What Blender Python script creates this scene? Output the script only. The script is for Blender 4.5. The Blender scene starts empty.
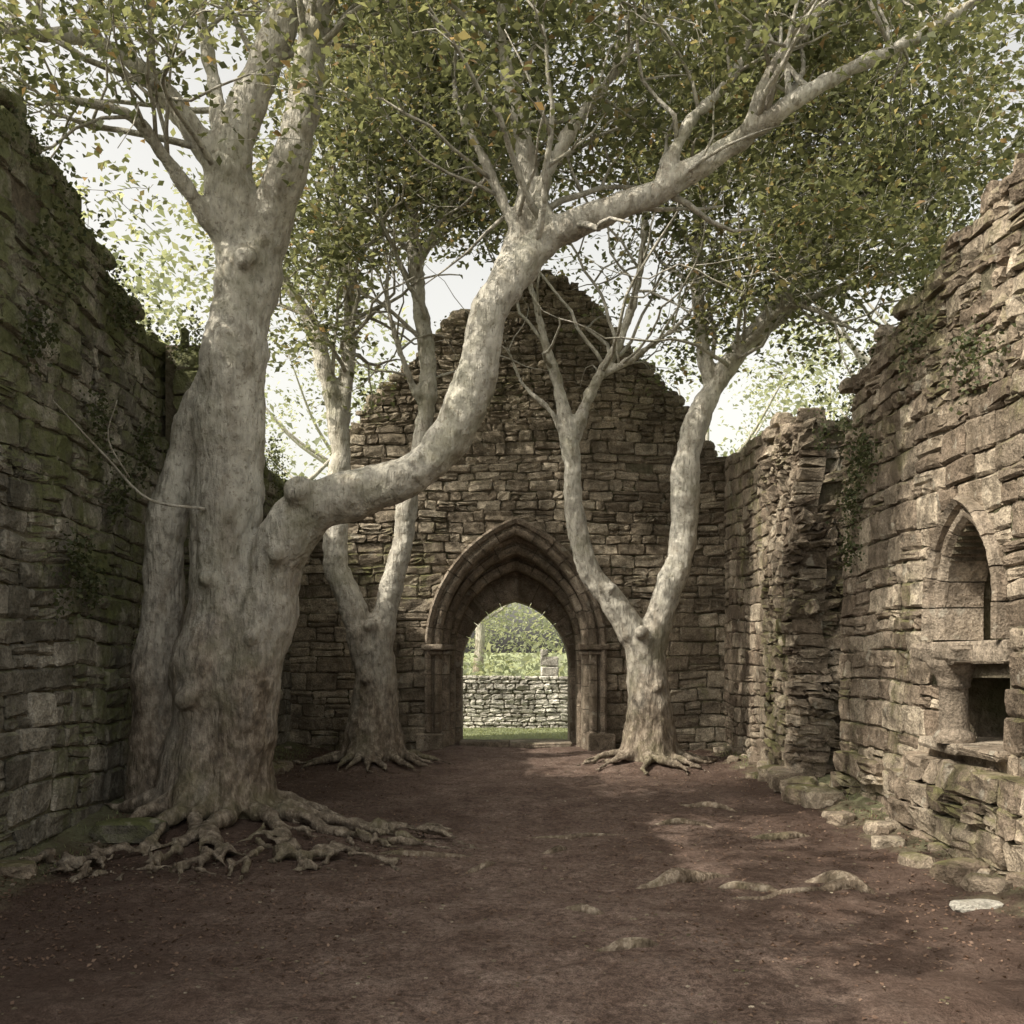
import bpy, bmesh, math, random
import numpy as np
from mathutils import Vector, noise, Matrix
random.seed(7); rng=np.random.default_rng(7)
scene=bpy.context.scene
scene.view_settings.view_transform='Standard'
scene.view_settings.look='None'
scene.view_settings.exposure=0

# ------------------------------------------------------------ helpers
def link(o,parent=None):
    scene.collection.objects.link(o)
    if parent is not None: o.parent=parent
    return o
def empty(name):
    e=bpy.data.objects.new(name,None); e.empty_display_size=.3
    return link(e)
def mesh_np(name,verts,faces_quads,mat,parent=None,tint=None,smooth=False):
    v=np.asarray(verts,dtype=np.float32); f=np.asarray(faces_quads,dtype=np.int32)
    me=bpy.data.meshes.new(name)
    me.vertices.add(len(v)); me.vertices.foreach_set('co',v.ravel())
    me.loops.add(f.size); me.loops.foreach_set('vertex_index',f.ravel())
    me.polygons.add(len(f)); me.polygons.foreach_set('loop_start',np.arange(0,f.size,4,dtype=np.int32))
    me.update(calc_edges=True); me.validate()
    if tint is not None and len(me.polygons)==len(f):
        a=me.attributes.new('tint','FLOAT_COLOR','FACE')
        t=np.ones((len(f),4),dtype=np.float32); t[:,:tint.shape[1]]=tint
        a.data.foreach_set('color',t.ravel())
    if smooth: me.polygons.foreach_set('use_smooth',np.ones(len(me.polygons),dtype=bool))
    me.materials.append(mat)
    return link(bpy.data.objects.new(name,me),parent)
def mesh_py(name,verts,faces,mat,parent=None,tint=None,smooth=False,recalc=True):
    me=bpy.data.meshes.new(name); me.from_pydata(verts,[],faces)
    if tint is not None:
        a=me.attributes.new('tint','FLOAT_COLOR','FACE')
        t=np.ones((len(faces),4),dtype=np.float32); t[:,:3]=np.array(tint)
        a.data.foreach_set('color',t.ravel())
    if recalc:
        bm=bmesh.new(); bm.from_mesh(me); bmesh.ops.recalc_face_normals(bm,faces=bm.faces); bm.to_mesh(me); bm.free()
    if smooth: me.polygons.foreach_set('use_smooth',np.ones(len(me.polygons),dtype=bool))
    me.materials.append(mat); me.update()
    return link(bpy.data.objects.new(name,me),parent)

class NT:
    def __init__(s,name):
        s.m=bpy.data.materials.new(name); s.m.use_nodes=True; s.t=s.m.node_tree
        s.b=s.t.nodes['Principled BSDF']; s.out=s.t.nodes['Material Output']
        s.pos=s.n('ShaderNodeNewGeometry').outputs['Position']
        s.nrm=s.t.nodes[-1].outputs['Normal']
    def n(s,ty,**k):
        x=s.t.nodes.new(ty)
        for a,b in k.items(): setattr(x,a,b)
        return x
    def l(s,a,b): s.t.links.new(a,b)
    def noise(s,scale,detail=6,rough=.6,vec=None,stretch=None):
        x=s.n('ShaderNodeTexNoise'); x.inputs['Scale'].default_value=scale
        x.inputs['Detail'].default_value=detail; x.inputs['Roughness'].default_value=rough
        v=vec or s.pos
        if stretch:
            mp=s.n('ShaderNodeMapping'); mp.inputs['Scale'].default_value=stretch; s.l(v,mp.inputs['Vector']); v=mp.outputs[0]
        s.l(v,x.inputs['Vector']); return x.outputs['Fac']
    def ramp(s,fac,stops):
        r=s.n('ShaderNodeValToRGB'); e=r.color_ramp.elements
        while len(e)<len(stops): e.new(.5)
        for i,(p,c) in enumerate(stops):
            e[i].position=p; e[i].color=(c[0],c[1],c[2],1) if hasattr(c,'__len__') else (c,c,c,1)
        s.l(fac,r.inputs[0]); return r.outputs[0]
    def mix(s,fac,a,b,mode='MIX'):
        x=s.n('ShaderNodeMix',data_type='RGBA',blend_type=mode)
        for sock,v in ((x.inputs[0],fac),(x.inputs[6],a),(x.inputs[7],b)):
            if hasattr(v,'is_linked'): s.l(v,sock)
            elif hasattr(v,'__len__'): sock.default_value=(v[0],v[1],v[2],1)
            else: sock.default_value=v
        return x.outputs[2]
    def math(s,op,a,b=0.0):
        x=s.n('ShaderNodeMath',operation=op)
        for i,v in enumerate((a,b)):
            if hasattr(v,'is_linked'): s.l(v,x.inputs[i])
            else: x.inputs[i].default_value=v
        return x.outputs[0]
    def attr(s,name='tint'):
        a=s.n('ShaderNodeAttribute',attribute_name=name)
        sp=s.n('ShaderNodeSeparateColor'); s.l(a.outputs['Color'],sp.inputs[0]); return sp.outputs
    def sep(s,v):
        x=s.n('ShaderNodeSeparateXYZ'); s.l(v,x.inputs[0]); return x.outputs
    def bump(s,h,strength,dist,prev=None):
        x=s.n('ShaderNodeBump'); x.inputs['Strength'].default_value=strength; x.inputs['Distance'].default_value=dist
        s.l(h,x.inputs['Height'])
        if prev: s.l(prev,x.inputs['Normal'])
        return x.outputs[0]
    def fin(s,col,rough=.9,normal=None,spec=.2):
        s.l(col,s.b.inputs['Base Color']); s.b.inputs['Roughness'].default_value=rough
        s.b.inputs['Specular IOR Level'].default_value=spec
        if normal: s.l(normal,s.b.inputs['Normal'])
        return s.m

def stone_mat(name,dark,mid,light,moss=.5,mosscol=(.10,.115,.045),high=0.0,lich=.45):
    s=NT(name); a=s.attr()
    c=s.ramp(a[0],[(0,dark),(.5,mid),(1,light)])
    n1=s.noise(1.1,3,.65); n2=s.noise(9,5,.72); n3=s.noise(48,3,.6)
    c=s.mix(1,c,s.ramp(n1,[(.3,.6),(.7,1.3)]),'MULTIPLY')
    c=s.mix(1,c,s.ramp(n2,[(.3,.5),(.5,1.0),(.72,1.45)]),'MULTIPLY')
    c=s.mix(.8,c,s.ramp(n3,[(.35,.6),(.6,1.2)]),'MULTIPLY')
    st=s.noise(1.6,3,.6,stretch=(1.6,1.6,.25)); c=s.mix(s.ramp(st,[(.5,0),(.66,.6)]),c,(dark[0]*.5,dark[1]*.5,dark[2]*.46))
    gz=s.sep(s.nrm)[2]; m=s.noise(.8,5,.72,stretch=(1.3,1.3,.8))
    mm=s.math('ADD',m,s.math('MULTIPLY',gz,.12))
    pz=s.sep(s.pos)[2]
    if high: mm=s.math('ADD',mm,s.math('MULTIPLY',s.math('MAXIMUM',s.math('SUBTRACT',pz,2.0),0.0),high))
    lo=.68-.17*moss
    mk=s.ramp(mm,[(lo,0),(lo+.15,.82)])
    c=s.mix(mk,c,s.mix(n2,(mosscol[0]*.4,mosscol[1]*.4,mosscol[2]*.4),(mosscol[0]*1.7,mosscol[1]*1.7,mosscol[2]*1.5)))
    li=s.noise(6,3,.5); c=s.mix(s.ramp(li,[(.63,0),(.69,lich)]),c,(.42,.40,.34))
    b=s.bump(n2,1.0,.05); b=s.bump(n3,.8,.014,b)
    return s.fin(c,.93,b,.15)
M_grey=stone_mat('stone_grey',(.155,.145,.12),(.26,.243,.207),(.40,.375,.32),1.12,(.12,.135,.058),high=.05)
M_brown=stone_mat('stone_brown',(.18,.143,.11),(.30,.25,.195),(.43,.372,.295),.72,(.115,.115,.053),high=.028)
M_gable=stone_mat('stone_gable',(.175,.145,.11),(.30,.257,.20),(.41,.36,.285),.62,(.115,.12,.053),high=.0)
M_dress=stone_mat('stone_dressed',(.20,.163,.125),(.275,.23,.183),(.36,.31,.25),.25)
M_pale=stone_mat('stone_pale',(.40,.38,.34),(.52,.50,.45),(.64,.62,.56),.1)
def mortar():
    s=NT('mortar'); n=s.noise(14,4,.7); n1=s.noise(1.5,3,.6)
    c=s.mix(s.ramp(n1,[(.4,0),(.65,.6)]),s.ramp(n,[(.3,(.085,.073,.056)),(.7,(.21,.18,.14))]),(.08,.088,.042))
    return s.fin(c,.95,s.bump(n,1,.05),.1)
M_mortar=mortar()
def bark(name,foot_only=False):
    s=NT(name); z=s.sep(s.pos)[2]
    n1=s.noise(2.2,4,.6,stretch=(1,1,.45)); n2=s.noise(16,5,.68,stretch=(1,1,.5)); n3=s.noise(60,3,.6)
    c=s.ramp(n1,[(.3,(.38,.36,.315)),(.48,(.51,.49,.435)),(.7,(.64,.62,.56))])
    c=s.mix(1,c,s.ramp(n2,[(.33,.62),(.52,1.0),(.7,1.15)]),'MULTIPLY')
    v=s.noise(6,4,.6,stretch=(1,1,.5)); c=s.mix(s.ramp(v,[(.52,0),(.62,.48)]),c,(.24,.21,.165))
    v3=s.noise(20,3,.6); c=s.mix(s.ramp(v3,[(.60,0),(.64,.5)]),c,(.16,.135,.10))
    zz=s.math('ADD',s.math('MULTIPLY',z,-.38),s.math('MULTIPLY',n1,1.9))
    foot=s.ramp(zz,[(.0,0),(.75,.92)])
    if foot_only: foot=1.0
    c=s.mix(foot,c,s.ramp(n2,[(.3,(.06,.046,.034)),(.5,(.18,.143,.107)),(.66,(.38,.325,.26))]))
    gm=s.noise(1.5,4,.7); c=s.mix(s.ramp(gm,[(.5,0),(.68,.5)]),c,(.15,.15,.075))
    b=s.bump(n2,.85,.045); b=s.bump(n3,.6,.012,b)
    w=s.noise(7,3,.6,stretch=(2.2,2.2,.28)); b=s.bump(w,.65,.07,b)
    return s.fin(c,.85,b,.2)
M_bark=bark('bark_smooth_grey'); M_root=bark('bark_root',True)
def leafmat(name,stops,trans=.5):
    s=NT(name); a=s.attr(); c=s.ramp(a[0],stops)
    s.fin(c,.6,None,.25)
    tr=s.n('ShaderNodeBsdfTranslucent'); c2=s.mix(1,c,(1.75,1.7,1.2),'MULTIPLY'); s.l(c2,tr.inputs[0])
    mx=s.n('ShaderNodeMixShader'); mx.inputs[0].default_value=trans
    s.l(s.b.outputs[0],mx.inputs[1]); s.l(tr.outputs[0],mx.inputs[2]); s.l(mx.outputs[0],s.out.inputs[0]); return s.m
M_leaf=leafmat('leaf_green',[(0,(.075,.085,.052)),(.5,(.135,.15,.088)),(.88,(.20,.205,.12)),(1,(.27,.19,.11))])
M_leafd=leafmat('leaf_distant_hazed',[(0,(.17,.195,.135)),(.5,(.24,.265,.19)),(1,(.33,.345,.26))])  # far foliage made paler, distance haze put into the leaf colour
M_ivy=leafmat('ivy_leaf',[(0,(.035,.045,.022)),(.5,(.07,.083,.04)),(1,(.12,.13,.065))],.25)
M_grassb=leafmat('grass_blade',[(0,(.14,.17,.08)),(.5,(.24,.27,.14)),(1,(.34,.34,.2))],.35)
M_litter=leafmat('litter',[(0,(.07,.042,.03)),(.5,(.155,.10,.074)),(1,(.27,.19,.14))],.1)

def groundmat():
    s=NT('ground_earth'); p=s.sep(s.pos)
    n0=s.noise(.7,5,.65); n1=s.noise(3.2,6,.7); n2=s.noise(24,5,.7); n3=s.noise(110,3,.6)
    c=s.ramp(n1,[(.3,(.125,.086,.070)),(.5,(.215,.158,.133)),(.72,(.315,.245,.21))])
    c=s.mix(1,c,s.ramp(n2,[(.33,.45),(.52,1),(.7,1.45)]),'MULTIPLY')
    c=s.mix(1,c,s.ramp(n3,[(.35,.6),(.65,1.4)]),'MULTIPLY')
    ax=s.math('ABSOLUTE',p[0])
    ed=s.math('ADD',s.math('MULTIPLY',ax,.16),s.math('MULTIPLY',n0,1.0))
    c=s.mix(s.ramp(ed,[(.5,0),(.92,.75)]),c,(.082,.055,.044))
    gy=s.math('ADD',p[1],s.math('MULTIPLY',n1,1.2)); g1=s.ramp(s.math('SUBTRACT',gy,18.2),[(0,0),(.5,1)])
    g2=s.ramp(s.math('SUBTRACT',s.math('ADD',ax,s.math('MULTIPLY',n1,1.6)),3.8),[(0,0),(.6,.6)])
    g=s.math('MAXIMUM',g1,g2)
    gc=s.mix(n2,(.14,.16,.08),(.34,.38,.22))
    c=s.mix(g,c,gc)
    b=s.bump(n1,.6,.11); b=s.bump(n2,1.0,.045,b); b=s.bump(n3,.7,.012,b)
    return s.fin(c,.95,b,.12)
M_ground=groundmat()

# ------------------------------------------------------------ ground
def gh(x,y):
    h=.05*noise.noise((x*.5,y*.5,0))+.035*noise.noise((x*1.7,y*1.7,4))+.026*noise.noise((x*5,y*5,9))
    ax=abs(x)
    if y<16.2: h+=.16*max(0,min(1,(ax-2.7)/.9))**2
    if y>17: h*=.5
    for (tx,ty,r,a) in ((-2.6,8.8,1.7,.2),(-1.93,14,1.1,.1),(1.93,14,1.1,.1)):
        d=math.hypot(x-tx,y-ty)
        if d<r: h+=a*(math.cos(d/r*math.pi)+1)/2
    return h
def axis(lo,hi,st,far):
    a=list(np.arange(lo,hi+1e-6,st)); k=st; L=[];v=lo
    while v>-far: k*=1.35; v-=k; L.append(v)
    R=[];v=hi;k=st
    while v<far: k*=1.35; v+=k; R.append(v)
    return L[::-1]+a+R
xs=axis(-4.6,4.6,.05,400); ys=axis(3.2,19,.06,500)
V=[(x,y,gh(x,y)) for y in ys for x in xs]
nx=len(xs); F=[(j*nx+i,j*nx+i+1,(j+1)*nx+i+1,(j+1)*nx+i) for j in range(len(ys)-1) for i in range(nx-1)]
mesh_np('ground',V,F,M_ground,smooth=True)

# ------------------------------------------------------------ masonry
class Wall:
    def __init__(s,o,t,n): s.o=Vector(o); s.t=Vector(t); s.n=Vector(n); s.v=[];s.f=[];s.c=[]; s.zw=.0
    def P(s,a,z,d):
        q=s.o+s.t*a+s.n*d; zz=z+(s.zw*(noise.noise((a*.55,z*.5,s.o.x+5))+.35*noise.noise((a*1.7,z*1.2,s.o.x+9))) if s.zw else 0); return (q.x,q.y,zz)
    def block(s,s0,s1,z0,z1,d1,d0,rough=1.0,warp=None,round_=.022):
        g=.005; s0+=g;s1-=g;z0+=g;z1-=g
        if s1-s0<.03 or z1-z0<.03: return
        w=s1-s0;h=z1-z0; e=min(round_/w,.3); eh=min(round_/h,.3)
        U=[0,e,.5,1-e,1]; W=[0,eh,.5,1-eh,1]
        base=len(s.v); off=random.uniform(-.6,1)*.015*rough; tilt=random.uniform(-1,1)*.009*rough; tz=random.uniform(-1,1)*.008*rough
        sk=[random.uniform(-.018,.018)*rough for _ in range(4)]
        cr=[random.uniform(.008,.028) for _ in range(4)]
        for j,wv in enumerate(W):
            for i,uv in enumerate(U):
                ed=(i in(0,4))+(j in(0,4))
                d=d1+off+tilt*(uv-.5)*2+tz*(wv-.5)*2-(.0,.016,.034)[ed]
                a=s0+uv*w; z=z0+wv*h
                if ed==2:
                    q=cr[(i>0)+2*(j>0)]; a+=(q if i==0 else -q); z+=(q if j==0 else -q)
                jt=.0075*rough
                a+=random.uniform(-jt,jt)+sk[0]*(wv-.5); z+=random.uniform(-jt,jt)+sk[1]*(uv-.5); d+=random.uniform(-jt,jt)*1.3
                if warp: d+=warp(a,z)
                s.v.append(s.P(a,z,d))
        per=[(i,0) for i in range(5)]+[(4,j) for j in range(1,5)]+[(i,4) for i in (3,2,1,0)]+[(0,j) for j in (3,2,1)]
        for (i,j) in per:
            s.v.append(s.P(s0+U[i]*w,z0+W[j]*h,d0+(warp(s0+U[i]*w,z0+W[j]*h) if warp else 0)))
        n0=len(s.f)
        for j in range(4):
            for i in range(4):
                k=base+j*5+i; s.f.append((k,k+1,k+6,k+5))
        for k in range(16):
            a=per[k];b=per[(k+1)%16]
            s.f.append((base+a[1]*5+a[0],base+25+k,base+25+(k+1)%16,base+b[1]*5+b[0]))
        tn=(random.random()**1.1,random.random(),random.random())
        s.c+= [tn]*(len(s.f)-n0)
    def courses(s,s0,s1,z0,zmax,solid,hr,lr,d1=0,d0=-.14,rough=1,warp=None,drop=0):
        z=z0
        while z<zmax:
            h=random.uniform(*hr); zm=z+h*.5; step=.03; a=s0; runs=[];cur=None
            while a<=s1:
                ok=solid(a,zm)
                if ok and cur is None: cur=a
                if (not ok) and cur is not None: runs.append((cur,a)); cur=None
                a+=step
            if cur is not None: runs.append((cur,s1))
            for r0,r1 in runs:
                a=r0
                while a<r1-.02:
                    L=random.uniform(*lr)
                    if r1-(a+L)<lr[0]*.7: L=r1-a
                    L=min(L,r1-a)
                    if random.random()>=drop:
                        if L>.16 and h>.15 and random.random()<.24:
                            m=h*random.uniform(.35,.65)
                            if random.random()<.5 and L>.3:
                                q=L*random.uniform(.35,.65); s.block(a,a+q,z,z+m,d1,d0,rough,warp); s.block(a+q,a+L,z,z+m,d1,d0,rough,warp)
                            else: s.block(a,a+L,z,z+m,d1,d0,rough,warp)
                            s.block(a,a+L,z+m,z+h,d1,d0,rough,warp)
                        else: s.block(a,a+L,z,z+h,d1,d0,rough,warp)
                    a+=L
            z+=h
    def backing(s,s0,s1,z0,zmax,solid,df,db,step=.05,dz=.05,warp=None):
        v=[];f=[]
        a=s0
        while a<s1-1e-6:
            b=min(a+step,s1); m=(a+b)/2; z=z0;cur=None;runs=[]
            while z<=zmax:
                ok=solid(m,z+dz/2)
                if ok and cur is None:cur=z
                if not ok and cur is not None: runs.append((cur,z));cur=None
                z+=dz
            if cur is not None: runs.append((cur,z))
            for q0,q1 in runs:
                nz=max(1,int((q1-q0)/.3)) if warp else 1
                for q in range(nz):
                    za=q0+(q1-q0)*q/nz; zb=q0+(q1-q0)*(q+1)/nz
                    k=len(v)
                    for aa in (a,b):
                        for zz in (za,zb):
                            wf=warp(aa,zz) if warp else 0
                            for dd in (df+wf,db): v.append(s.P(aa,zz,dd))
                    f+=[(k,k+1,k+3,k+2),(k+4,k+6,k+7,k+5),(k,k+2,k+6,k+4),(k+1,k+5,k+7,k+3)]
                    if q==0: f.append((k,k+4,k+5,k+1))
                    if q==nz-1: f.append((k+2,k+3,k+7,k+6))
            a=b
        return v,f
    def ring(s,sc,spring,hw,apex,width,n0,n1,jamb0=None,vl=.26,mould=True,jl=.3):
        rise=apex-spring; R=(hw*hw+rise*rise)/(2*hw); th=math.acos(max(-1,min(1,(R-hw)/R)))
        w=width; thx=math.acos(max(-1,min(1,(R-hw)/(R+w))))
        if mould: prof=[(0,n1),(0,n0-.09),(.03,n0-.045),(.06,n0-.03),(w*.38,n0-.03),(w*.46,n0-.075),(w*.55,n0-.075),(w*.64,n0),(w*.86,n0+.035),(w,n0+.01),(w,n1)]
        else: prof=[(0,n1),(0,n0-.03),(.03,n0),(w-.02,n0),(w,n0-.02),(w,n1)]
        def seg(pts,tn):
            base=len(s.v);m=len(prof); j=random.uniform(-.01,.01)
            for (cs,cz,os_,oz) in pts:
                for (r,d) in prof: s.v.append(s.P(sc+cs+os_*r,cz+oz*r,d+j+random.uniform(-.004,.004)))
            nf=len(s.f)
            for q in range(len(pts)-1):
                for i in range(m):
                    i2=(i+1)%m; s.f.append((base+q*m+i,base+q*m+i2,base+(q+1)*m+i2,base+(q+1)*m+i))
            s.f.append(tuple(base+i for i in range(m))); s.f.append(tuple(base+(len(pts)-1)*m+i for i in range(m)))
            s.c+=[tn]*(len(s.f)-nf)
        for sg in (1,-1):
            n=max(3,int(R*th/vl))
            for k in range(n):
                ta=th*k/n+.006/R; tb=(th*(k+1)/n-.006/R) if k<n-1 else thx
                pts=[]
                for q in range(5):
                    t=ta+(tb-ta)*q/4
                    x=(hw-R)+R*math.cos(t); z=spring+R*math.sin(t)
                    pts.append((x*sg,z,math.cos(t)*sg,math.sin(t)))
                seg(pts,(random.random()*.8+.1,random.random(),0))
            if jamb0 is not None:
                z=jamb0
                while z<spring-.05:
                    h=min(random.uniform(jl*.8,jl*1.3),spring-z)
                    if spring-z-h<.12: h=spring-z
                    seg([(hw*sg,z+.005,sg,0),(hw*sg,z+h-.005,sg,0)],(random.random()*.8+.1,random.random(),0)); z+=h
    def out(s,name,mat,parent):
        o=mesh_py(name,s.v,s.f,mat,parent,s.c); s.v=[];s.f=[];s.c=[]; return o
def interp(P):
    X=[p[0] for p in P];Y=[p[1] for p in P]
    return lambda a: float(np.interp(a,X,Y))
def arch_in(sc,spring,hw,apex):
    rise=apex-spring; R=(hw*hw+rise*rise)/(2*hw)
    def f(a,z):
        x=abs(a-sc)
        if z<spring: return x<hw
        if z>apex: return False
        return math.hypot(x-(hw-R),z-spring)<R and x<hw
    return f
def rag(a,seed,amp=.12): return amp*(noise.noise((a*2.3,seed,0))*1.4+noise.noise((a*7,seed,3))*.8)
def rocks(name,specs,mat,parent=None,sub=2):
    bm=bmesh.new()
    for (x,y,z,sx,sy,sz,rz) in specs:
        r=bmesh.ops.create_icosphere(bm,subdivisions=sub,radius=1)
        sd=random.random()*50; c,s_=math.cos(rz),math.sin(rz)
        for v in r['verts']:
            p=v.co.copy(); q=Vector([math.copysign(abs(t)**.55,t) for t in p]); q*=1+.25*noise.noise(q*1.4+Vector((sd,0,0)))
            q=Vector((q.x*sx,q.y*sy,q.z*sz)); v.co=(x+q.x*c-q.y*s_,y+q.x*s_+q.y*c,z+q.z)
    me=bpy.data.meshes.new(name); bm.to_mesh(me); bm.free()
    a=me.attributes.new('tint','FLOAT_COLOR','FACE')
    per=20*4**(sub-1); t=np.ones((len(me.polygons),4),dtype=np.float32)
    for i in range(0,len(t),per): t[i:i+per,0]=random.random()
    a.data.foreach_set('color',t.ravel()); me.materials.append(mat)
    return link(bpy.data.objects.new(name,me),parent)

# ---- gable wall with pointed gateway
G=empty('ruined_gable_wall')
prof=interp([(-3.7,4.15),(-2.66,4.35),(-2.6,5.25),(-2.1,5.75),(-1.5,6.35),(-.9,6.95),(-.5,7.25),(-.1,7.5),(.45,7.72),(.75,7.6),(1.3,7.15),(1.9,6.4),(2.4,5.9),(2.85,5.45),(2.95,5.1),(3.3,4.7),(3.9,4.5)])
ac=.06
op=arch_in(ac,1.65,1.33,3.62)
W=Wall((0,16,0),(1,0,0),(0,-1,0)); W.zw=.07
wp=lambda a,z:.06*noise.noise((a*.7,z*.7,1))+.02*noise.noise((a*2,z*2,4))
sol=lambda a,z: z<prof(a)+rag(a,1,.07) and not op(a,z)
W.courses(-3.7,3.9,-.1,2.2,sol,(.18,.28),(.26,.58),rough=1.3,warp=wp)
W.courses(-3.7,3.9,2.22,5.2,sol,(.12,.22),(.15,.48),rough=1.6,warp=wp,drop=.01)
W.courses(-3.7,3.9,5.2,7.9,sol,(.09,.15),(.12,.34),rough=1.7,warp=wp,drop=.01)
W.out('wall_stones',M_gable,G)
v,f=W.backing(-3.7,3.9,-.2,7.8,lambda a,z: z<prof(a)+rag(a,1,.07)-.05 and not op(a,z),-.035,-.85,step=.045,warp=wp)
mesh_py('wall_core',v,f,M_mortar,G,recalc=False)
W.zw=0
sp=[]
a=-3.4
while a<3.6:
    if not(-2.75<a<-2.5):
        k=random.uniform(.05,.11); sp.append((a,16.05+random.uniform(-.02,.3),prof(a)+rag(a,1,.07)-k*.2,k*1.5,k*1.2,k*.8,random.uniform(-.3,.3)))
    a+=random.uniform(.06,.16)
rocks('coping_rubble',sp,M_gable,G)
W.ring(ac,1.65,1.2,3.46,.25,.07,-.35,jamb0=-.05)
W.ring(ac,1.65,1.1,3.2,.28,-.34,-.75,jamb0=-.05)
W.ring(ac,1.6,1.03,2.95,.36,-.74,-1.27,jamb0=-.05)
W.ring(ac,1.3,.94,2.46,.5,-1.26,-2.0,jamb0=-.05,mould=False)
W.out('gateway_mouldings',M_dress,G)
for sg in (1,-1):
    for (c,n0) in ((1.33,.12),(1.2,-.3)):
        a=ac+sg*c
        W.block(a-.18,a+.18,1.60,1.70,n0,-.3+min(n0,0),.3,round_=.02)
        W.block(a-.15,a+.15,1.52,1.60,n0-.045,-.3+min(n0,0),.3,round_=.02)
    W.block(ac+sg*1.37-.22,ac+sg*1.37+.22,-.05,.28,.16,-.3,.6)
W.out('gateway_capitals',M_dress,G)
op2=arch_in(ac,1.3,1.0,2.55)
v,f=W.backing(-2.4,2.5,-.2,3.9,lambda a,z: not op2(a,z),-1.27,-1.98,step=.045)
mesh_py('porch_core',v,f,M_mortar,G,recalc=False)
for x0 in (-2.4,1.55):
    v,f=W.backing(x0,x0+.95,-.2,3.85,lambda a,z:True,-.86,-1.3,step=.95)
    mesh_py('porch_flank',v,f,M_mortar,G,recalc=False)
v,f=W.backing(-2.38,2.48,3.62,3.84,lambda a,z:True,-.86,-1.3,step=5)
mesh_py('porch_roof',v,f,M_mortar,G,recalc=False)
W.block(ac-.95,ac-.1,-.05,.07,-.7,-1.2,.5); W.block(ac-.1,ac+.95,-.05,.06,-.7,-1.25,.5)
W.out('threshold_step',M_dress,G)

# ---- left wall
L=empty('ruined_stone_wall')
W=Wall((-3.55,0,0),(0,1,0),(1,0,0)); W.zw=.10
pl=interp([(1,5.6),(6,5.6),(7.2,5.45),(8.1,5.35),(8.8,5.05),(9.6,4.85),(10,4.8),(10.9,4.7),(11,4.35),(13,4.3),(16,4.15)])
wp=lambda a,z:.08*noise.noise((a*.5,z*.5,7))+.035*noise.noise((a*1.6,z*1.6,2))
sol=lambda a,z: z<pl(a)+rag(a,5,.13)
W.courses(2,16,-.1,2.9,sol,(.17,.28),(.2,.46),rough=1.1,warp=wp)
W.courses(2,16,2.92,6,sol,(.13,.24),(.15,.42),rough=1.6,warp=wp,drop=.015)
W.out('wall_stones',M_grey,L)
v,f=W.backing(2,16,-.2,6,lambda a,z:sol(a,z+.06),-.03,-.8,warp=wp)
mesh_py('wall_core',v,f,M_mortar,L,recalc=False)
sp=[]
for a in np.arange(5.5,16,.11):
    k=random.uniform(.05,.11); sp.append((-3.6-random.uniform(-.03,.3),a,pl(a)+rag(a,5,.13)-k*.2,k*1.2,k*1.5,k*.8,0))
rocks('coping_rubble',sp,M_grey,L)
W=Wall((-3.42,10.1,0),(1,0,0),(0,-1,0))
pp=lambda a,z: z<4.72+rag(a,8,.15) and a<.42+.05*noise.noise((z*2,3,0))
W.courses(0,.5,-.1,4.9,pp,(.16,.26),(.2,.45),rough=2.0,drop=.02); W.out('pier_front',M_grey,L)
v,f=W.backing(-.1,.40,-.2,4.65,lambda a,z:True,-.06,-.8,step=.6); mesh_py('pier_core',v,f,M_mortar,L,recalc=False)
W=Wall((-3.0,10.12,0),(0,1,0),(1,0,0))
W.courses(0,.85,-.1,4.8,lambda a,z:z<4.7+rag(a,9,.1),(.16,.26),(.2,.45),rough=1.6); W.out('pier_side',M_grey,L)

# ---- right wall (near length with niche)
R=empty('ruined_stone_wall')
W=Wall((3.55,0,0),(0,1,0),(-1,0,0)); W.zw=.06
pr=interp([(2,5.2),(6,5.15),(7.2,5.0),(7.8,4.95),(8.4,4.75),(9,4.78),(9.6,4.6),(10.3,4.5),(10.7,4.35),(10.9,4.0)])
endn=lambda z:10.75+.16*noise.noise((z*2.5,1,1))-(.25 if z>3.9 else 0)
nop=arch_in(7.82,1.95,.52,2.68)
def hole(a,z):
    if z>1.68: return nop(a,z)
    return .87<z<1.47 and 7.2<a<8.28
sol=lambda a,z: z<pr(a)+rag(a,12,.13) and a<endn(z) and not hole(a,z)
wp=lambda a,z:.07*noise.noise((a*.5,z*.5,17))+.03*noise.noise((a*1.6,z*1.6,12))
nosill=lambda a,z: sol(a,z) and not (7.15<a<8.5 and 1.44<z<1.70)
W.courses(2,11,-.1,1.4,nosill,(.18,.29),(.22,.5),rough=1.1,warp=wp)
W.courses(2,11,1.42,3.4,nosill,(.17,.29),(.2,.52),rough=1.0,warp=wp)
W.courses(2,11,3.4,5.6,sol,(.12,.22),(.15,.42),rough=1.7,warp=wp,drop=.02)
W.out('wall_stones',M_brown,R)
v,f=W.backing(2,10.95,-.2,5.5,lambda a,z:sol(a,z+.06),-.03,-.75,warp=wp)
mesh_py('wall_core',v,f,M_mortar,R,recalc=False)
sp=[]
for a in np.arange(5.5,10.6,.11):
    k=random.uniform(.05,.11); sp.append((3.6+random.uniform(-.03,.3),a,pr(a)+rag(a,12,.13)-k*.2,k*1.2,k*1.5,k*.8,0))
rocks('coping_rubble',sp,M_brown,R)
W.zw=0
W.courses(7.1,8.5,.85,2.7,lambda a,z:True,(.2,.28),(.25,.5),d1=-.66,d0=-.82,rough=1)
W.out('niche_back',M_dress,R)
W.ring(7.82,1.95,.45,2.62,.18,.06,-.35,jamb0=1.68,vl=.2,jl=.16)
W.out('niche_arch',M_dress,R)
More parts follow.
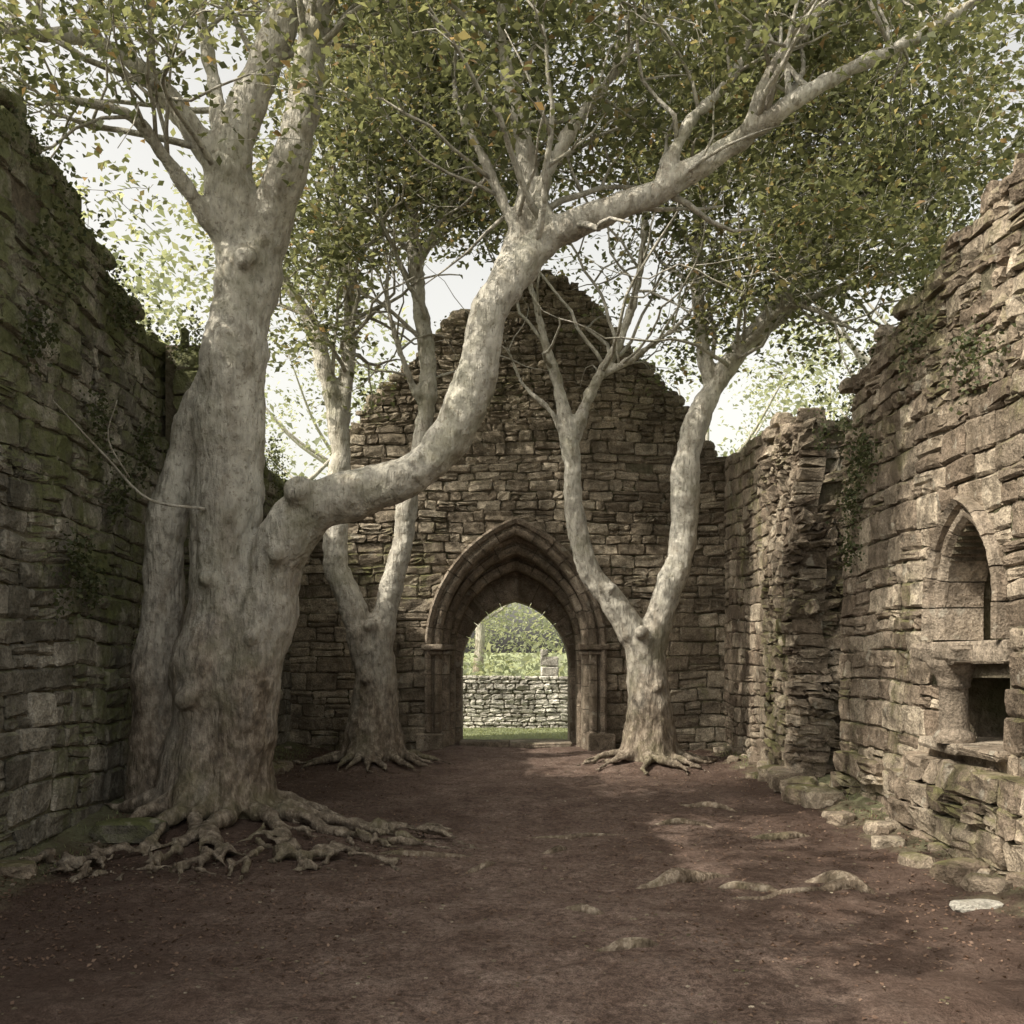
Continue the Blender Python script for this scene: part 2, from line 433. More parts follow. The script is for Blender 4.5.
W.block(7.12,8.5,1.49,1.68,.05,-.7,.8); W.block(7.1,7.7,.80,.88,.12,-.7,.8); W.block(7.7,8.42,.79,.885,.13,-.7,.8)
W.block(7.62,8.42,1.50,1.66,.20,-.2,1.0,round_=.04)
W.out('niche_sill',M_dress,R)
def lathe(name,c,pf,mat,parent,n=20,sq=0):
    v=[];f=[]
    for (r,z) in pf:
        for i in range(n):
            t=2*math.pi*i/n; v.append((c[0]+r*math.cos(t)+random.uniform(-.003,.003),c[1]+r*math.sin(t)+random.uniform(-.003,.003),z))
    for j in range(len(pf)-1):
        for i in range(n): f.append((j*n+i,j*n+(i+1)%n,(j+1)*n+(i+1)%n,(j+1)*n+i))
    return mesh_py(name,v,f,mat,parent,[(.5,.5,.5)]*len(f),smooth=True)
lathe('niche_column',(3.50,7.92),[(.15,.87),(.16,.91),(.14,.95),(.12,.97),(.112,1.0),(.108,1.25),(.108,1.3),(.13,1.32),(.12,1.34),(.145,1.4),(.2,1.48),(.21,1.52),(.0,1.53)],M_dress,R)
W2=Wall((3.55,0,0),(0,1,0),(-1,0,0))
W2.courses(4.5,8.75,-.1,.8,lambda a,z: z<.82-.35*max(0,(a-8.1)),(.18,.24),(.22,.46),d1=.20,d0=-.1,rough=2.2,warp=lambda a,z:.08*noise.noise((a*1.5,z*2,40)))
W2.courses(8.75,10.8,-.1,.36,lambda a,z:True,(.18,.25),(.25,.5),d1=.11,d0=-.1,rough=2,drop=.1)
W2.out('plinth_stones',M_brown,R)

# ---- eroded rubble stub + far length
R2=empty('rubble_wall')
W=Wall((0,11.5,0),(1,0,0),(0,-1,0)); W.zw=.12
erode=lambda a,z:.22*noise.noise((a*1.3,z*1.1,3))+.12*noise.noise((a*3,z*3,5))
left=lambda z:3.2+.14*noise.noise((z*1.8,9,0))+.07*noise.noise((z*6,9,0))+(.1 if z>3.4 else 0)
so=lambda a,z: a>left(z) and z<4.22+rag(a,20,.13)
W.courses(3.0,4.7,-.1,4.4,so,(.08,.2),(.10,.32),d1=0,d0=-.3,rough=3.0,warp=erode,drop=.08)
W.out('rubble_face',M_brown,R2)
v,f=W.backing(3.45,4.7,-.2,4.3,lambda a,z:so(a-.05,z+.06),-.07,-1.4,warp=erode); mesh_py('rubble_core',v,f,M_mortar,R2,recalc=False)
W=Wall((3.30,0,0),(0,1,0),(-1,0,0)); W.zw=.1
er2=lambda a,z:.12*noise.noise((a*1.3,z*1.1,33))+.05*noise.noise((a*3,z*3,5))-.08*max(0,min(1,(a-11.6)/2))
W.courses(11.5,13.3,-.1,4.5,lambda a,z:z<4.3+rag(a,25,.12),(.1,.2),(.14,.36),d1=0,d0=-.3,rough=2.2,warp=er2,drop=.03)
W.courses(13.3,16,-.1,4.8,lambda a,z:z<4.55+rag(a,26,.12),(.16,.26),(.22,.46),d1=-.1,d0=-.3,rough=1.2)
W.out('rubble_side',M_brown,R2)
v,f=W.backing(11.6,16,-.2,4.7,lambda a,z:z<4.22+rag(a,26,.12),-.07,-1.1,warp=lambda a,z:er2(a,z) if a<13.3 else -.09); mesh_py('rubble_core_side',v,f,M_mortar,R2,recalc=False)
sp=[]
for a in np.arange(3.3,4.6,.13):
    k=random.uniform(.06,.12); sp.append((a,11.5+random.uniform(0,.8),4.2+rag(a,20,.13),k*1.4,k*1.2,k*.8,random.uniform(0,3)))
for a in np.arange(11.6,16,.13):
    k=random.uniform(.05,.11); sp.append((3.42+random.uniform(0,.3),a,4.32+.24*min(1,(a-11.6)/2)+rag(a,26,.1)-.04,k*1.2,k*1.4,k*.8,0))
rocks('coping_rubble',sp,M_brown,R2)

# ---- low field wall and pier beyond the gateway
Fw=empty('low_stone_wall')
W=Wall((0,20.6,0),(1,0,0),(0,-1,0)); W.zw=.05
sl=lambda a,z:z<1.08+rag(a,31,.06)
W.courses(-7,7,-.05,1.4,sl,(.07,.13),(.12,.3),rough=1.4); W.out('wall_stones',M_pale,Fw)
v,f=W.backing(-7,7,-.1,1.3,lambda a,z:sl(a,z+.05),-.03,-.5,step=.1); mesh_py('wall_core',v,f,M_mortar,Fw,recalc=False)
Pw=empty('stone_gate_pier')
W=Wall((.62,20.9,0),(1,0,0),(0,-1,0))
for k in range(7): W.block(-.02,.36,k*.21,(k+1)*.21,0,-.36,1.2)
W.block(-.02,.14,1.47,1.62,0,-.36,.8); W.out('pier_blocks',M_pale,Pw)

# ---- loose stones
sp=[]
for _ in range(70):
    sd=random.choice((1,1,-1)); y=random.uniform(6.5,15.5); x=sd*random.uniform(3.0,3.45)
    k=random.uniform(.03,.12); sp.append((x,y,gh(x,y)+k*.1,k*1.4,k,k*.7,random.uniform(0,3)))
for y in np.arange(10.2,12.4,.33): sp.append((3.15+random.uniform(-.1,.1),y,gh(3.1,y)+.06,.2,.17,.12,random.uniform(0,3)))
rocks('loose_stones',sp,M_brown)
rocks('flat_stone_slab',[(2.92,6.3,gh(2.92,6.3)+.005,.16,.1,.03,.2)],M_pale)
rocks('fallen_stone_block',[(-3.05,8.0,gh(-3.05,8.0)+.07,.27,.16,.1,.1)],M_grey)
rocks('fallen_stone_block',[(3.15,7.0,gh(3.1,7.0)+.06,.2,.14,.1,.5)],M_brown)
peb=[]
for _ in range(900):
    y=3.6+12.5*random.random()**1.5; x=random.uniform(-3.3,3.3); k=random.uniform(.004,.012)
    peb.append((x,y,gh(x,y)+k*.1,k*1.3,k,k*.6,random.uniform(0,3)))
rocks('pebbles',peb,M_brown,sub=1)

# ------------------------------------------------------------ leaves
def leaves(name,C,size,mat,parent=None,spread=.0,up=.5,aspect=.55,tintbase=None,jit=.35):
    C=np.asarray(C,dtype=np.float64); n=len(C)
    if spread>0: C=C+rng.normal(0,spread,(n,3))*np.array([1,1,.6])
    nrm=rng.normal(0,1,(n,3)); nrm[:,2]=np.abs(nrm[:,2])+up; nrm/=np.linalg.norm(nrm,axis=1)[:,None]
    t=rng.normal(0,1,(n,3)); t-=nrm*(t*nrm).sum(1)[:,None]; t/=np.linalg.norm(t,axis=1)[:,None]
    b=np.cross(nrm,t); s=size*(1+rng.uniform(-jit,jit,n))[:,None]
    fold=(rng.uniform(.05,.25,n)[:,None])*s
    v=np.empty((n,4,3)); v[:,0]=C-t*s*.5; v[:,1]=C+b*s*aspect*.5+nrm*fold-t*s*.05; v[:,2]=C+t*s*.5; v[:,3]=C-b*s*aspect*.5+nrm*fold-t*s*.05
    f=np.arange(n*4).reshape(n,4)
    tb=(tintbase if tintbase is not None else 0.5)
    ti=np.clip(tb+rng.normal(0,.2,n),0,.93); ti=np.where(rng.random(n)<.015,1,ti)
    return mesh_np(name,v.reshape(-1,3),f,mat,parent,np.stack([ti,ti,ti],1))

# ------------------------------------------------------------ trees
def catmull(P,step):
    P=[np.array(p,float) for p in P]; out=[]
    Q=[2*P[0]-P[1]]+P+[2*P[-1]-P[-2]]
    for i in range(1,len(Q)-2):
        a,b,c,d=Q[i-1:i+3]; n=max(2,int(np.linalg.norm((c-b)[:3])/step))
        for k in range(n):
            t=k/n; out.append(.5*((2*b)+(-a+c)*t+(2*a-5*b+4*c-d)*t*t+(-a+3*b-3*c+d)*t**3))
    out.append(P[-1]); return np.array(out)
def tube(V,F,pts,sides):
    pts=np.asarray(pts); n=len(pts); base=len(V)
    T=np.gradient(pts[:,:3],axis=0); T/=np.linalg.norm(T,axis=1)[:,None]+1e-9
    ref=np.array([0,0,1.]) if abs(T[0][2])<.9 else np.array([1.,0,0])
    u=np.cross(T[0],ref); u/=np.linalg.norm(u)
    for i in range(n):
        u=u-T[i]*np.dot(u,T[i]); u/=np.linalg.norm(u)+1e-9; w=np.cross(T[i],u); r=max(pts[i,3],.003)
        for k in range(sides):
            a=2*math.pi*k/sides; V.append(tuple(pts[i,:3]+r*(math.cos(a)*u+math.sin(a)*w)))
    for i in range(n-1):
        for k in range(sides):
            k2=(k+1)%sides; F.append((base+i*sides+k,base+i*sides+k2,base+(i+1)*sides+k2,base+(i+1)*sides+k))
    F.append(tuple(base+k for k in range(sides))[::-1]); F.append(tuple(base+(n-1)*sides+k for k in range(sides)))
def rootpts(cx,cy,ang,r0,length,zt,rr):
    pts=[(cx+r0*.35*math.cos(ang),cy+r0*.35*math.sin(ang),zt,rr*.9),(cx+r0*.75*math.cos(ang),cy+r0*.75*math.sin(ang),zt*.45,rr)]
    x=cx+r0*1.1*math.cos(ang);y=cy+r0*1.1*math.sin(ang); a=ang; n=9; r=rr*.7
    for k in range(n):
        t=k/(n-1); pts.append((x,y,gh(x,y)+.08*(1-t)+.012-.04*t*t+random.uniform(-.015,.015),max(.014,r*(1-t)**1.1)))
        a+=random.uniform(-.55,.55); x+=length/n*math.cos(a); y+=length/n*math.sin(a)
    return pts
def grow(start,d,length,r,level,out,tips,rej,upb):
    n=max(3,int(length/.22)); p=np.array(start,float); d=np.array(d,float); d/=np.linalg.norm(d); pts=[(*p,r)]
    st=length/n
    for k in range(n):
        d=d+rng.normal(0,.25,3)+np.array([0,0,upb]); d/=np.linalg.norm(d); p=p+d*st
        t=(k+1)/n; pts.append((*p,r*(1-.75*t)))
        if level<2 and t>.25 and rng.random()<(.7 if level==0 else .7):
            dd=d+rng.normal(0,.75,3)+np.array([0,0,.05]); grow(p,dd,length*rng.uniform(.4,.65),r*(1-.75*t)*.7,level+1,out,tips,rej,.03)
        if level>=1 and t>.4 or t>.85:
            if not rej(p): tips.append((*p,))
    if level<1 or not rej(p): out.append(pts)
def tree(name,limbs,roots,rej,spawn_z,nspawn,leafn,leafsize,spawnlen,seed,voxel=.028,extra=(),upb=.07,spread=.13,maxtips=3000,burls=()):
    global rng; rng=np.random.default_rng(seed); random.seed(seed)
    E=empty(name); V=[];F=[]; TV=[];TF=[]; cand=[]
    for Lm in limbs:
        p=catmull(Lm,.07)
        for i in range(len(p)):
            q=p[i]; k=min(1,q[3]*4)
            q[0]+=.06*k*noise.noise((q[2]*1.3,seed,1)); q[1]+=.08*noise.noise((q[2]*1.1,seed,2)); q[3]*=1+.2*noise.noise((q[0]*3,q[1]*3,q[2]*2.2))
        tube(V,F,p,14)
        cand+= [(q,p[min(i+1,len(p)-1)][:3]-p[max(i-1,0)][:3]) for i,q in enumerate(p) if q[2]>spawn_z and q[3]<.17]
    for rt in roots: tube(V,F,catmull(rt,.06),9)
    for (bx,by,bz,br) in burls:
        tube(V,F,[(bx,by+.10,bz,br),(bx,by,bz,br),(bx,by-.05,bz,br*.85),(bx,by-.075,bz,br*.6)],12)
    o=mesh_py('trunk_and_limbs',V,F,M_bark,E,recalc=False)
    m=o.modifiers.new('r','REMESH'); m.mode='VOXEL'; m.voxel_size=voxel; m.use_smooth_shade=True
    m=o.modifiers.new('s','SMOOTH'); m.factor=.5; m.iterations=2
    tx=bpy.data.textures.new('bumpy','CLOUDS'); tx.noise_scale=.16; tx.noise_depth=3
    m=o.modifiers.new('d','DISPLACE'); m.texture=tx; m.strength=.06; m.mid_level=.5; m.texture_coords='GLOBAL'
    out=[];tips=[]
    idx=rng.choice(len(cand),nspawn)
    for i in idx:
        q,t=cand[i]; t=t/(np.linalg.norm(t)+1e-9); d=rng.normal(0,1,3); d-=t*np.dot(d,t)*.6; d/=np.linalg.norm(d); d=d*.9+t*.6+np.array([0,0,.25])
        grow(q[:3],d,rng.uniform(*spawnlen),min(q[3]*.4,.035),0,out,tips,rej,upb)
    for pts in out: tube(TV,TF,np.array(pts),5)
    for e in extra: tube(TV,TF,catmull(e,.08),6)
    mesh_py('twigs',TV,TF,M_bark,E,recalc=False,smooth=True)
    tips=np.array(tips)
    nt=len(tips)
    if nt>maxtips: tips=tips[rng.choice(nt,maxtips,replace=False)]
    C=np.repeat(tips,leafn,axis=0)
    tb=np.repeat(rng.normal(.45,.2,len(tips)),leafn)
    leaves('foliage',C,leafsize,M_leaf,E,spread=spread,tintbase=tb,up=.7,aspect=.62)
    return E
A=[
 [(-2.66,8.9,-.25,.52),(-2.64,8.9,.5,.46),(-2.61,8.85,1.2,.40),(-2.53,8.8,2.04,.33),(-2.50,8.8,2.92,.295),(-2.46,8.8,3.8,.285),(-2.37,8.8,4.68,.28),(-2.32,8.8,5.12,.27)],
 [(-2.36,8.8,4.7,.24),(-2.42,8.8,5.25,.22),(-2.47,8.8,5.65,.2),(-2.44,8.8,6.09,.18),(-2.26,8.85,6.62,.165),(-2.09,8.9,7.06,.15),(-1.87,9,7.9,.1),(-1.9,9,8.8,.05)],
 [(-2.36,8.8,4.75,.22),(-2.12,8.75,5.35,.2),(-1.90,8.7,5.87,.165),(-1.80,8.7,6.44,.145),(-1.71,8.7,7.06,.12),(-1.55,8.7,7.9,.08),(-1.3,8.7,8.7,.04)],
 [(-2.46,8.8,5.70,.13),(-2.7,8.7,6.0,.105),(-2.92,8.6,6.31,.09),(-3.19,8.5,6.57,.08),(-3.58,8.4,6.75,.065),(-4.07,8.3,6.72,.05),(-4.7,8.2,6.9,.03)],
 [(-2.42,8.8,5.10,.11),(-2.7,8.6,5.43,.075),(-2.97,8.4,5.82,.055),(-3.19,8.2,6.0,.04),(-3.7,8.0,6.0,.025)],
 [(-2.47,8.8,5.9,.1),(-2.60,8.9,6.3,.08),(-2.68,9,6.7,.07),(-2.8,9.1,7.2,.06),(-3.0,9.3,8.0,.03)],
 [(-2.45,8.75,.1,.33),(-2.30,8.7,1.2,.29),(-2.16,8.7,2.0,.26),(-1.98,8.65,2.5,.24),(-1.69,8.6,2.82,.225),(-1.26,8.55,2.96,.2),(-.80,8.5,3.13,.19),(-.46,8.5,3.51,.18),(-.29,8.5,3.98,.165),(-.17,8.4,4.46,.155),(.07,8.4,4.83,.14),(.32,8.4,5.10,.125),(.73,8.3,5.23,.11),(1.23,8.3,5.42,.1),(1.73,8.3,5.71,.09),(2.17,8.1,5.95,.08),(2.66,8.1,6.26,.065),(3.22,8.1,6.54,.05),(3.9,8.1,6.95,.03)],
 [(-.19,8.45,4.4,.14),(0,8.5,4.96,.12),(.13,8.55,5.51,.10),(.09,8.6,6.02,.085),(-.03,8.6,6.53,.065),(-.1,8.6,7.2,.04)],
 [(.30,8.4,5.1,.10),(.25,8.45,5.45,.07),(.5,8.5,6.0,.05),(.9,8.6,6.6,.04),(1.2,8.7,7.2,.03)],
 [(1.2,8.3,5.4,.07),(1.48,8.4,6.0,.05),(1.89,8.5,6.5,.04),(2.1,8.6,7.1,.03)],
 [(.03,8.5,5.2,.05),(-.27,8.6,5.85,.04),(-.48,8.7,6.35,.03),(-.5,8.8,6.9,.025)],
 [(1.9,8.2,5.8,.06),(2.1,8.0,6.3,.045),(2.5,7.9,6.75,.03)],
 [(-3.22,9.0,-.1,.24),(-3.2,9.0,1.15,.2),(-3.15,8.95,2.04,.185),(-3.04,8.9,2.85,.165),(-2.88,8.9,3.47,.15),(-2.62,8.85,4.1,.12)],
 [(-1.75,8.55,2.85,.15),(-1.80,8.40,2.95,.12),(-1.82,8.33,2.98,.09)],
]
random.seed(3)
rootsA=[rootpts(-2.6,8.85,a,.45,l,z,r) for a,l,z,r in ((-.35,1.8,1.6,.13),(-.75,1.7,1.2,.12),(-1.1,1.4,1.5,.13),(-1.5,1.1,1.0,.12),(-1.9,1.0,1.4,.13),(-2.3,.9,1.0,.13),(-2.8,.8,.9,.13),(0.05,1.8,1.4,.12),(.6,1.3,1.0,.12),(1.4,1,.9,.13),(2.3,.8,.9,.13))]
for k in range(80):
    a=-1.0+random.uniform(-1.2,1.3); rr=random.uniform(.45,1.7); cx=-2.45+rr*math.cos(a);cy=8.6+rr*.95*math.sin(a)
    r=rootpts(cx,cy,a+random.uniform(-.8,.8),.12,random.uniform(.4,1.1),.1,random.uniform(.03,.06)); rootsA.append(r[2:])
rejA=lambda p: (p[2]<5.6 and p[0]>-2.9 and p[0]<.3) or p[2]<5.0 or (p[1]<5.2) or (p[2]<5.9 and p[0]>.3)
tree('sycamore_tree',A,rootsA,rejA,4.9,96,12,.082,(.9,2.1),11,extra=[[(-2.6,8.5,2.8,.014),(-2.98,8.2,2.84,.012),(-3.25,8.0,3.15,.009),(-3.4,7.4,3.45,.006)],[(-3.1,8.1,3.0,.008),(-3.15,7.8,3.25,.006),(-3.0,7.6,3.5,.003)]],maxtips=4300,spread=.16,
  burls=((-2.28,8.55,4.95,.10),(-2.42,8.55,4.2,.06),(-2.60,8.5,2.2,.07),(-2.2,8.45,1.7,.07),(-2.75,8.45,1.2,.10),(-1.98,8.42,2.4,.07)))
C=[
 [(-1.92,14,-.25,.44),(-1.93,14,.62,.35),(-1.93,14,1.32,.31),(-1.99,14,1.9,.29)],
 [(-1.99,14,1.5,.26),(-2.24,14,2.2,.2),(-2.46,14,2.9,.175),(-2.46,14,3.7,.16),(-2.41,14,4.54,.145),(-2.62,14,5.52,.12),(-2.83,14,6.22,.095),(-3.1,14,6.64,.07),(-3.5,14,7.4,.04)],
 [(-2.42,14,4.6,.12),(-2.30,14.1,5.8,.09),(-2.34,14.2,6.78,.07),(-2.5,14.3,7.9,.05),(-2.6,14.3,8.9,.03)],
 [(-1.95,14,1.5,.25),(-1.76,14,2.2,.18),(-1.56,14,2.9,.155),(-1.46,14,3.7,.145),(-1.22,14,4.82,.125),(-1.18,14,5.66,.115),(-1.32,14,6.64,.1),(-1.4,14,7.9,.085),(-1.22,14,9.16,.06),(-1.1,14,10.3,.03)],
 [(-1.22,14,4.9,.06),(-1.5,13.8,5.6,.045),(-1.7,13.6,6.4,.035),(-1.6,13.5,7.2,.02)],
 [(-1.36,14,7.0,.07),(-.8,14,7.9,.055),(-.3,14,8.9,.035),(0,14,10,.02)],
]
random.seed(4)
rootsC=[rootpts(-1.93,14,a+random.uniform(-.2,.2),.38,random.uniform(.7,1.4),random.uniform(.7,1.5),.10) for a in np.linspace(0,6.28,17)[:-1]]
rejC=lambda p: (p[2]<7.5 and p[0]>-1.9 and p[1]<16) or p[2]<5.0
tree('sycamore_tree',C,rootsC,rejC,5.2,70,12,.10,(1.2,2.8),12,voxel=.032,spread=.2,maxtips=3200,burls=((-1.95,13.72,1.95,.08),(-2.0,13.7,1.2,.07)))
D=[
 [(1.96,14,-.25,.40),(1.93,14,.62,.32),(1.90,14,1.32,.29),(1.84,14,1.8,.28)],
 [(1.85,14,1.55,.23),(1.46,14,2.2,.18),(1.06,14,2.79,.155),(.88,14,3.56,.14),(.81,14,4.4,.125),(.70,14,5.1,.095),(.5,14,5.8,.07),(.32,14,6.5,.045),(.1,14,7.2,.03)],
 [(.82,14,4.5,.10),(1.16,14,5.31,.085),(1.54,14,6.01,.07),(1.79,14,6.92,.055),(1.9,14,8.0,.04),(2.1,14,9.1,.03)],
 [(1.88,14,1.5,.24),(2.14,14,2.3,.205),(2.35,14,2.86,.195),(2.43,14,3.56,.19),(2.42,14,4.19,.185),(2.63,14,4.89,.17),(2.94,14,5.45,.15),(3.4,13.9,6.08,.12),(4.03,13.8,6.71,.095),(4.6,13.7,7.5,.075),(5.15,13.6,8.3,.06),(5.85,13.5,9.2,.04)],
 [(2.80,14,5.2,.12),(2.67,14,5.94,.1),(2.59,14,6.92,.085),(2.67,14,8.04,.07),(2.84,14,9.2,.045),(3,14,10.3,.03)],
 [(3.15,14,5.75,.09),(3.89,13.8,6.33,.065),(4.73,13.5,6.57,.05),(5.7,13.2,6.7,.03)],
 [(3.9,13.8,6.6,.07),(4.1,13.6,7.6,.055),(4.0,13.5,8.6,.04),(4.2,13.4,9.6,.03)],
 [(1.2,14,5.4,.05),(1.8,13.9,5.75,.045),(2.4,13.8,6.2,.035),(2.9,13.6,6.9,.025)],
 [(3.0,14,5.5,.07),(3.3,13.6,5.9,.06),(3.7,13.0,6.1,.045),(4.4,12.6,5.6,.03)],
 [(.8,14,4.3,.05),(.55,13.9,4.9,.04),(.15,13.9,5.3,.03),(-.1,13.8,5.9,.02)],
 [(1.45,14,2.3,.12),(1.38,13.85,2.45,.08),(1.36,13.8,2.5,.06)],
]
random.seed(5)
rootsD=[rootpts(1.93,14,a+random.uniform(-.2,.2),.34,random.uniform(.7,1.4),random.uniform(.7,1.5),.095) for a in np.linspace(0,6.28,17)[:-1]]
rejD=lambda p: (p[2]<7.5 and p[0]<2.3 and p[1]<16) or p[2]<5.7 or noise.noise((p[0]*.8,p[1]*.8,p[2]*.9))<-.15
tree('sycamore_tree',D,rootsD,rejD,5.5,116,12,.10,(1.4,3.3),13,voxel=.032,spread=.2,maxtips=3900,burls=((1.78,13.72,1.85,.09),(2.0,13.74,1.1,.06)))

# surface roots across the path
random.seed(21)
V=[];F=[]
for (x,y,a,l,r) in ((.75,6.7,.1,1.0,.065),(1.35,6.75,.1,.6,.04),(1.95,6.9,-.2,.7,.07),(2.0,6.6,.5,.5,.05),(.4,5.35,-.2,.5,.045),(.2,7.9,.2,.5,.035),(1.2,9.2,.1,.9,.035),(-.4,7.2,.3,.5,.03),(2.0,8.6,.4,.8,.05),(1.6,10.3,-.1,1,.04),(-1.1,7.9,-.3,1.1,.035),(.3,6.1,.1,.35,.035),(1.3,6.4,-.1,1.3,.025),(.0,8.7,.1,1.2,.025)):
    P=[];n=8
    for k in range(n):
        t=k/(n-1); P.append((x,y,gh(x,y)+r*(1.1*math.sin(t*3.14)-.80)+random.uniform(-.3,.2)*r,r*(.35+.65*math.sin(t*3.14)))); a+=random.uniform(-.45,.45); x+=l/n*math.cos(a); y+=l/n*math.sin(a)
    tube(V,F,catmull(P,.04),8)
mesh_py('exposed_roots',V,F,M_root,smooth=True,recalc=False)

# ------------------------------------------------------------ woodland beyond the walls
rng=np.random.default_rng(99)
Wd=empty('distant_trees'); TV=[];TF=[];CC=[];TB=[]
def bgtree(x,y,h,r,dens,rep=14,thr=-.1):
    tube(TV,TF,catmull([(x,y,-.2,.25),(x+.2,y,h*.3,.2),(x-.1,y,h*.55,.13),(x,y,h*.85,.05)],.5),8)
    for k in range(9):
        a=rng.uniform(0,6.28); z0=h*rng.uniform(.3,.65); e=(x+r*.8*math.cos(a),y+r*.8*math.sin(a),z0+h*.22)
        tube(TV,TF,catmull([(x,y,z0,.09),((x+e[0])/2,(y+e[1])/2,z0+h*.08,.06),(*e,.02)],.5),5)
    n=int(dens); c=[]
    for k in range(n):
        p=rng.normal(0,1,3); p/=np.linalg.norm(p); p*=rng.uniform(.35,1)**.5
        q=np.array([x+p[0]*r,y+p[1]*r,h*.62+p[2]*h*.4])
        if noise.noise((q[0]*.55,q[1]*.55,q[2]*.7))<thr: continue
        c.append(q)
    c=np.array(c); CC.append(np.repeat(c,rep,axis=0)); TB.append(np.repeat(rng.normal(.5,.2,len(c)),rep))
for (x,y,h,r) in ((-8.5,18,10.5,3.4),(-13,24,13,4.5),(-6.5,25,13,3.8),(-3.2,34,12,3.6),(6.5,33,13,4.2),(8.5,21,11,3.4),(12,25,14,4.6),(9.5,14.5,9,2.7),(17,30,15,5),(-19,30,15,5),(-9.5,12,9,2.6),(-1.6,44,8,3),(-8,45,16,5),(14,44,16,5),(22,40,16,6),(-24,44,16,6)):
    bgtree(x,y,h,r,70*r)
mesh_py('trunks',TV,TF,M_bark,Wd,recalc=False,smooth=True)
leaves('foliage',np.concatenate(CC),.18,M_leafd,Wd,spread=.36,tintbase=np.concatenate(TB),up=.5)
# unseen trees added outside the left wall to dapple the nave floor
Nb=empty('added_dapple_trees'); TV=[];TF=[];CC=[];TB=[]
for (x,y,h,r) in ((-6.2,1.8,11.5,3.5),(-8.2,5.5,11,3.3),(-6.8,-2.5,12,3.6),(-10,0,13,3.8),(-8.6,9.3,9.5,2.6)):
    bgtree(x,y,h,r,80*r,rep=20,thr=.08)
mesh_py('trunks',TV,TF,M_bark,Nb,recalc=False,smooth=True)
leaves('foliage',np.concatenate(CC),.18,M_leaf,Nb,spread=.18,tintbase=np.concatenate(TB),up=.8,aspect=.75)
HC=[]
for k in range(1900):
    x=rng.uniform(-60,60); y=rng.uniform(58,66); z=rng.uniform(0,1)**.7*(4.5+2.0*noise.noise((x*.12,0,5))); HC.append((x,y,z))
for k in range(110):
    x=rng.uniform(-5,6); y=rng.uniform(30,34); z=rng.uniform(0,1)**.7*(1.0+.8*noise.noise((x*.5,0,5))); HC.append((x,y,z))
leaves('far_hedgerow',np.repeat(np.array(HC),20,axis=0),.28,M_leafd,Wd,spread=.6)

# ------------------------------------------------------------ ivy, grass, litter
rng=np.random.default_rng(5); iv=[]
def clump(x,y,z,sx,sy,sz,n):
    p=rng.normal(0,1,(n,3))*np.array([sx,sy,sz])+np.array([x,y,z]); iv.append(p)
for (y,z,s) in ((7.9,2.3,.16),(8.3,3.6,.16),(7.5,4.6,.2),(8.7,2.9,.14),(8.9,4.6,.18),(8.2,2.0,.12),(9.4,3.4,.15),(7.3,3.9,.14)):
    for q in range(4): clump(-3.47+.02*q,y+rng.normal(0,.16),z+rng.normal(0,.22),.03,s*.7,s*.7,70)
for a in np.arange(6.5,16,.2):
    if rng.random()<.6: clump(-3.55,a,pl(a)+.02-rng.uniform(0,.25),.10,.14,.10,70)
for a in np.arange(6.5,10.6,.25):
    if rng.random()<.45: clump(3.6,a,pr(a),.12,.14,.06,50)
for a in np.arange(-3.4,3.6,.2):
    if rng.random()<.3: clump(a,16.1,prof(a)+.02,.12,.12,.05,35)
for (x,y,z) in ((-3.2,10.05,4.75),(-3.35,10.1,4.6),(3.8,11.4,4.25),(3.5,11.3,4.2),(3.42,9.9,3.6),(3.45,10.0,3.3),(3.42,9.7,3.4),(3.45,7.4,3.75),(3.5,7.5,3.9),(3.45,10.4,2.6),(3.45,10.2,3.0),(3.45,8.6,4.3),(-3.1,13,4.3),(-3.4,14.6,4.2)):
    for q in range(3): clump(x,y+rng.normal(0,.12),z+rng.normal(0,.1),.05,.12,.1,60)
leaves('ivy',np.concatenate(iv),.038,M_ivy,None,up=.1,aspect=.8)
def tufts(name,P,hgt,mat,w=.007):
    P=np.asarray(P); n=len(P); a=rng.uniform(0,6.28,n); h=hgt*rng.uniform(.4,1.2,n); lean=rng.uniform(.1,.7,n)*h
    d=np.stack([np.cos(a),np.sin(a),np.zeros(n)],1); sd=np.stack([-np.sin(a),np.cos(a),np.zeros(n)],1)
    v=np.empty((n,4,3)); v[:,0]=P-sd*w; v[:,1]=P+sd*w
    tip=P+d*lean[:,None]+np.array([0,0,1])*h[:,None]; v[:,2]=tip+sd*w*.25; v[:,3]=tip-sd*w*.25
    ti=np.clip(rng.normal(.5,.25,n),0,1); mesh_np(name,v.reshape(-1,3),np.arange(n*4).reshape(n,4),mat,None,np.stack([ti]*3,1))
P=[]
for _ in range(110):
    sd=random.choice((-1,1)); y=random.uniform(6.5,15.8); x=sd*random.uniform(3.15,3.5)
    if sd>0 and y<9: continue
    for q in range(12):
        xx=x+random.gauss(0,.06);yy=y+random.gauss(0,.06); P.append((xx,yy,gh(xx,yy)-.01))
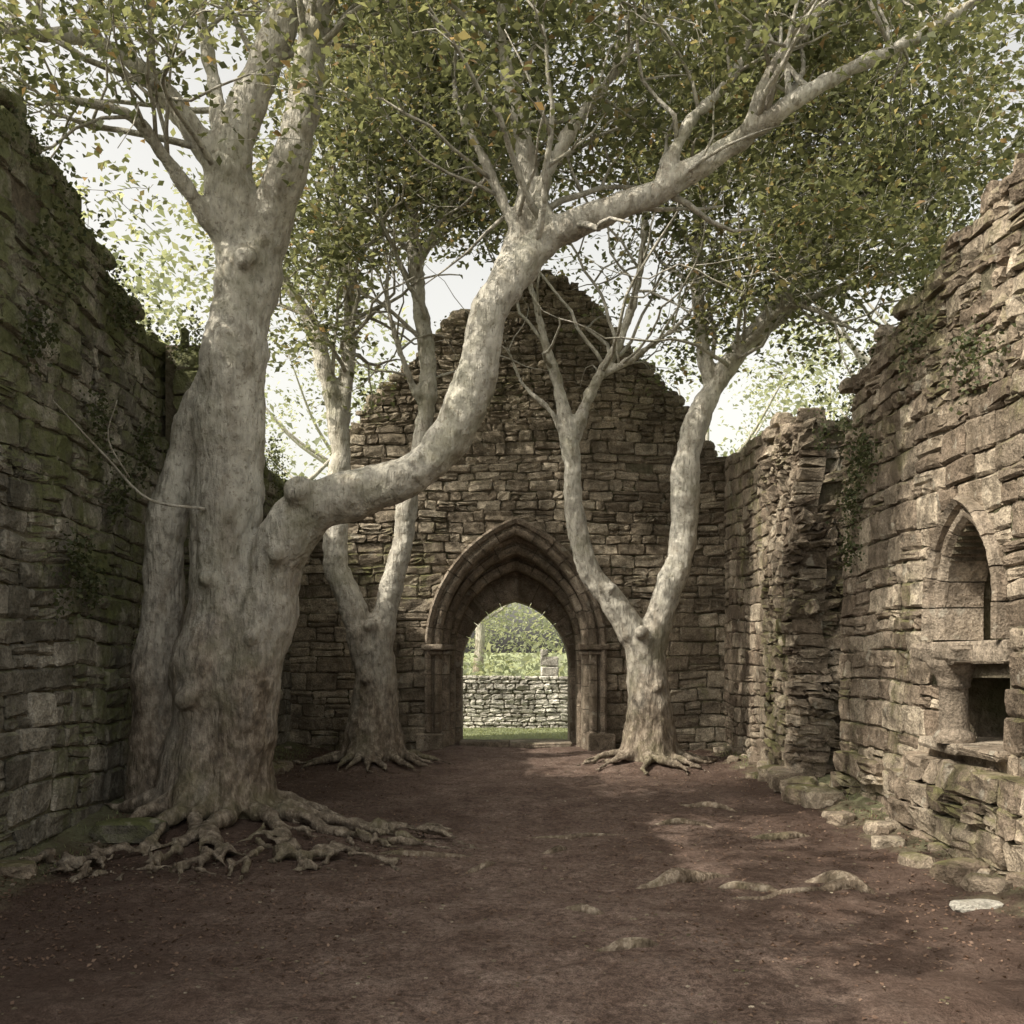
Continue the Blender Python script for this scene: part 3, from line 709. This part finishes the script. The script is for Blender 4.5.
for _ in range(9000):
    x=random.uniform(-4,4);y=random.uniform(18.1,20.5); P.append((x,y,gh(x,y)-.01))
tufts('grass',P,.04,M_grassb)
P=[]
for _ in range(9500):
    y=5.0+11*random.random()**1.2; u=random.random(); x=(1 if random.random()<.4 else -1)*3.35*(1-u*u*.8)
    if random.random()<.2: x=random.uniform(-3.3,3.3); y=random.uniform(3.8,10)
    P.append((x,y,gh(x,y)+.005))
leaves('fallen_leaves',P,.026,M_litter,None,up=2.0,aspect=.6)

# ------------------------------------------------------------ light, sky, camera
el=math.radians(46); az=math.radians(26)
dirv=Vector((math.cos(az)*math.cos(el),math.sin(az)*math.cos(el),-math.sin(el)))
sd=bpy.data.lights.new('sun','SUN'); sd.energy=5.0; sd.angle=math.radians(.5); sd.color=(1,.91,.76)
so_=link(bpy.data.objects.new('sun',sd)); so_.rotation_euler=dirv.to_track_quat('-Z','Y').to_euler(); so_.location=(-10,0,15)
w=bpy.data.worlds.new('World'); scene.world=w; w.use_nodes=True; t=w.node_tree; bg=t.nodes['Background']
sk=t.nodes.new('ShaderNodeTexSky'); sk.sky_type='NISHITA'; sk.sun_disc=False; sk.sun_elevation=el
sk.sun_rotation=math.atan2(-dirv.x,-dirv.y); sk.dust_density=5; sk.air_density=1.0; sk.ozone_density=.6
hs=t.nodes.new('ShaderNodeHueSaturation'); hs.inputs['Saturation'].default_value=.25
mx=t.nodes.new('ShaderNodeMix'); mx.data_type='RGBA'; mx.blend_type='MULTIPLY'; mx.inputs[0].default_value=1; mx.inputs[7].default_value=(2.25,2.13,1.88,1)
t.links.new(sk.outputs[0],hs.inputs['Color']); t.links.new(hs.outputs[0],mx.inputs[6]); t.links.new(mx.outputs[2],bg.inputs[0]); bg.inputs[1].default_value=.15
cam=bpy.data.cameras.new('camera'); co=link(bpy.data.objects.new('camera',cam)); co.location=(0,0,1.6); co.rotation_euler=(math.radians(90),0,0)
cam.sensor_width=36; cam.lens=35.16; cam.shift_y=.135; cam.clip_end=2000; scene.camera=co
